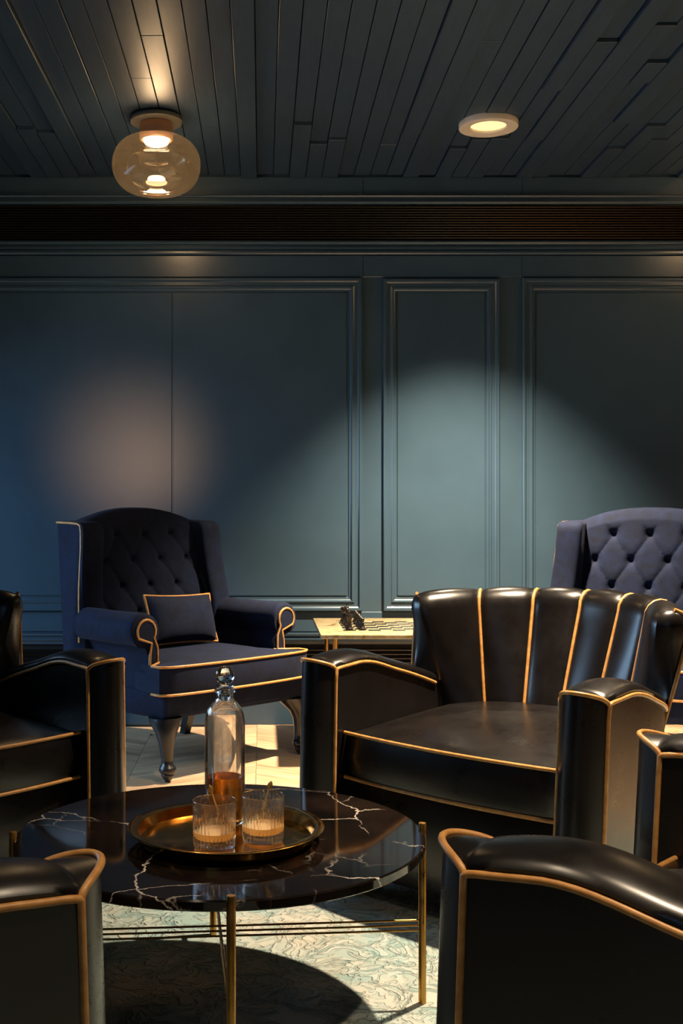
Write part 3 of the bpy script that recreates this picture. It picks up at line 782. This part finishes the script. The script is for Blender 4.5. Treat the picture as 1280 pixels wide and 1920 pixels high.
# ------------------------------------------------------------------ chess table
def chess_table():
    x0, x1, y0, y1, z = .253, .915, 4.95, 5.72, .56
    root = empty('chess_table', ((x0+x1)/2, (y0+y1)/2, 0), label='low onyx topped chess table on tapered brass legs against the panelled wall', cat='chess table')
    hx, hy = (x1-x0)/2, (y1-y0)/2
    b = MB(); b.rbox(-hx, hx, -hy, hy, z-.018, z, .003, 2); b.build('tabletop', M['onyx'], root, ang=30)
    b = MB()
    for a0, a1, c0, c1 in ((-.225, .225, -.225, -.221), (-.225, .225, .221, .225), (-.225, -.221, -.221, .221), (.221, .225, -.221, .221)): b.box(a0, a1, c0, c1, z-.001, z+.0006)
    b.build('board_border', M['onyx_light'], root, ang=0)
    first = None
    for i in range(8):
        for j in range(8):
            if (i+j) % 2: continue
            if first is None:
                b = MB(); b.box(-.0273, .0273, -.0273, .0273, -.001, .0009); first = q = b.build('inlay_square', M['onyx_dark'], root, ang=0)
            else: q = first.copy(); C.objects.link(q)
            q.location = (-.22+.055*(i+.5), -.22+.055*(j+.5), z)
    for sx in (-1, 1):
        for sy in (-1, 1):
            b = MB(); x, y = sx*(hx-.065), sy*(hy-.05)
            b.lathe([(0, 0), (.006, 0), (.007, .02), (.011, z-.05), (.0125, z-.018), (0, z-.018)], 16, (x, y, 0), cap=False); b.build('leg', M['brass_satin'], root)
    return root, z
ct, cz = chess_table()
BASE = [(0, 0), (.0155, 0), (.0165, .004), (.0145, .009), (.0115, .012)]
PIECES = {
    'pawn': BASE+[(.0085, .02), (.0065, .032), (.0095, .035), (.006, .038), (.0095, .044), (.0085, .051), (.004, .055), (0, .056)],
    'rook': BASE+[(.010, .022), (.0095, .05), (.013, .055), (.0135, .07), (.0105, .071), (.0095, .065), (0, .064)],
    'bishop': BASE+[(.0085, .024), (.0065, .05), (.0105, .054), (.0065, .057), (.0095, .065), (.008, .073), (.003, .08), (.0035, .083), (0, .085)],
    'queen': BASE+[(.009, .026), (.0068, .058), (.0115, .063), (.0075, .066), (.0105, .08), (.008, .081), (.004, .085), (.003, .089), (0, .09)],
    'king': BASE+[(.0095, .026), (.0075, .06), (.0125, .065), (.008, .068), (.0115, .084), (.006, .088), (.002, .09), (0, .09)],
}
def chess_piece(kind):
    if kind == 'knight':
        b = MB(); b.lathe(BASE+[(.0095, .018), (0, .018)], 20, cap=False)
        out = [(-.011, .016), (-.012, .035), (-.007, .055), (.0, .068), (.004, .066), (.012, .055), (.016, .047), (.013, .043), (.006, .046), (.005, .04), (.010, .03), (.010, .016)]
        rings = [[(x*k, y, .04+(z-.04)*k) for x, z in out] for y, k in ((-.0075, .85), (-.0055, 1), (.0055, 1), (.0075, .85))]
        b.loft(rings, True, True, True); return b.build('chess_knight', M['bronze'], None, ang=40)
    o = MB(); o.lathe(PIECES[kind], 20, cap=False)
    if kind == 'king': o.box(-.0018, .0018, -.0018, .0018, .088, .104); o.box(-.005, .005, -.0018, .0018, .095, .099)
    return o.build('chess_'+kind, M['bronze'], None, ang=40)
lab = {'pawn': 'small dark bronze chess pawn in the row on the onyx board', 'rook': 'dark bronze chess rook with flat tower top on the board', 'knight': 'dark bronze chess knight with a horse head on the board',
       'bishop': 'dark bronze chess bishop with pointed top on the board', 'queen': 'dark bronze chess queen with round crown on the onyx board', 'king': 'tallest dark bronze chess king with a cross on top on the onyx board'}
def piece_label(kind, r):
    if kind == 'pawn': return ['nearest', 'second', 'third', 'fourth', 'fifth', 'sixth', 'seventh', 'eighth and last'][r]+' dark bronze chess pawn from the front edge of the onyx board'
    if kind in ('queen', 'king'): return lab[kind]
    return lab[kind]+(', nearer the armchairs' if r < 4 else ', nearer the wall')
proto = {}
order = ['rook', 'knight', 'bishop', 'queen', 'king', 'bishop', 'knight', 'rook']
for r_ in range(8):
    for f_, kind in ((0, order[r_]), (1, 'pawn')):
        if kind in proto: o = proto[kind].copy(); C.objects.link(o)
        else: o = proto[kind] = chess_piece(kind)
        x = ct.location.x-.22+.055*(f_+.5); y = ct.location.y-.22+.055*(r_+.5)
        o.location = (x+random.uniform(-.004, .004), y+random.uniform(-.004, .004), cz+.0006)
        tag(o, piece_label(kind, r_), 'chess piece', 'dark chess pieces on the board')
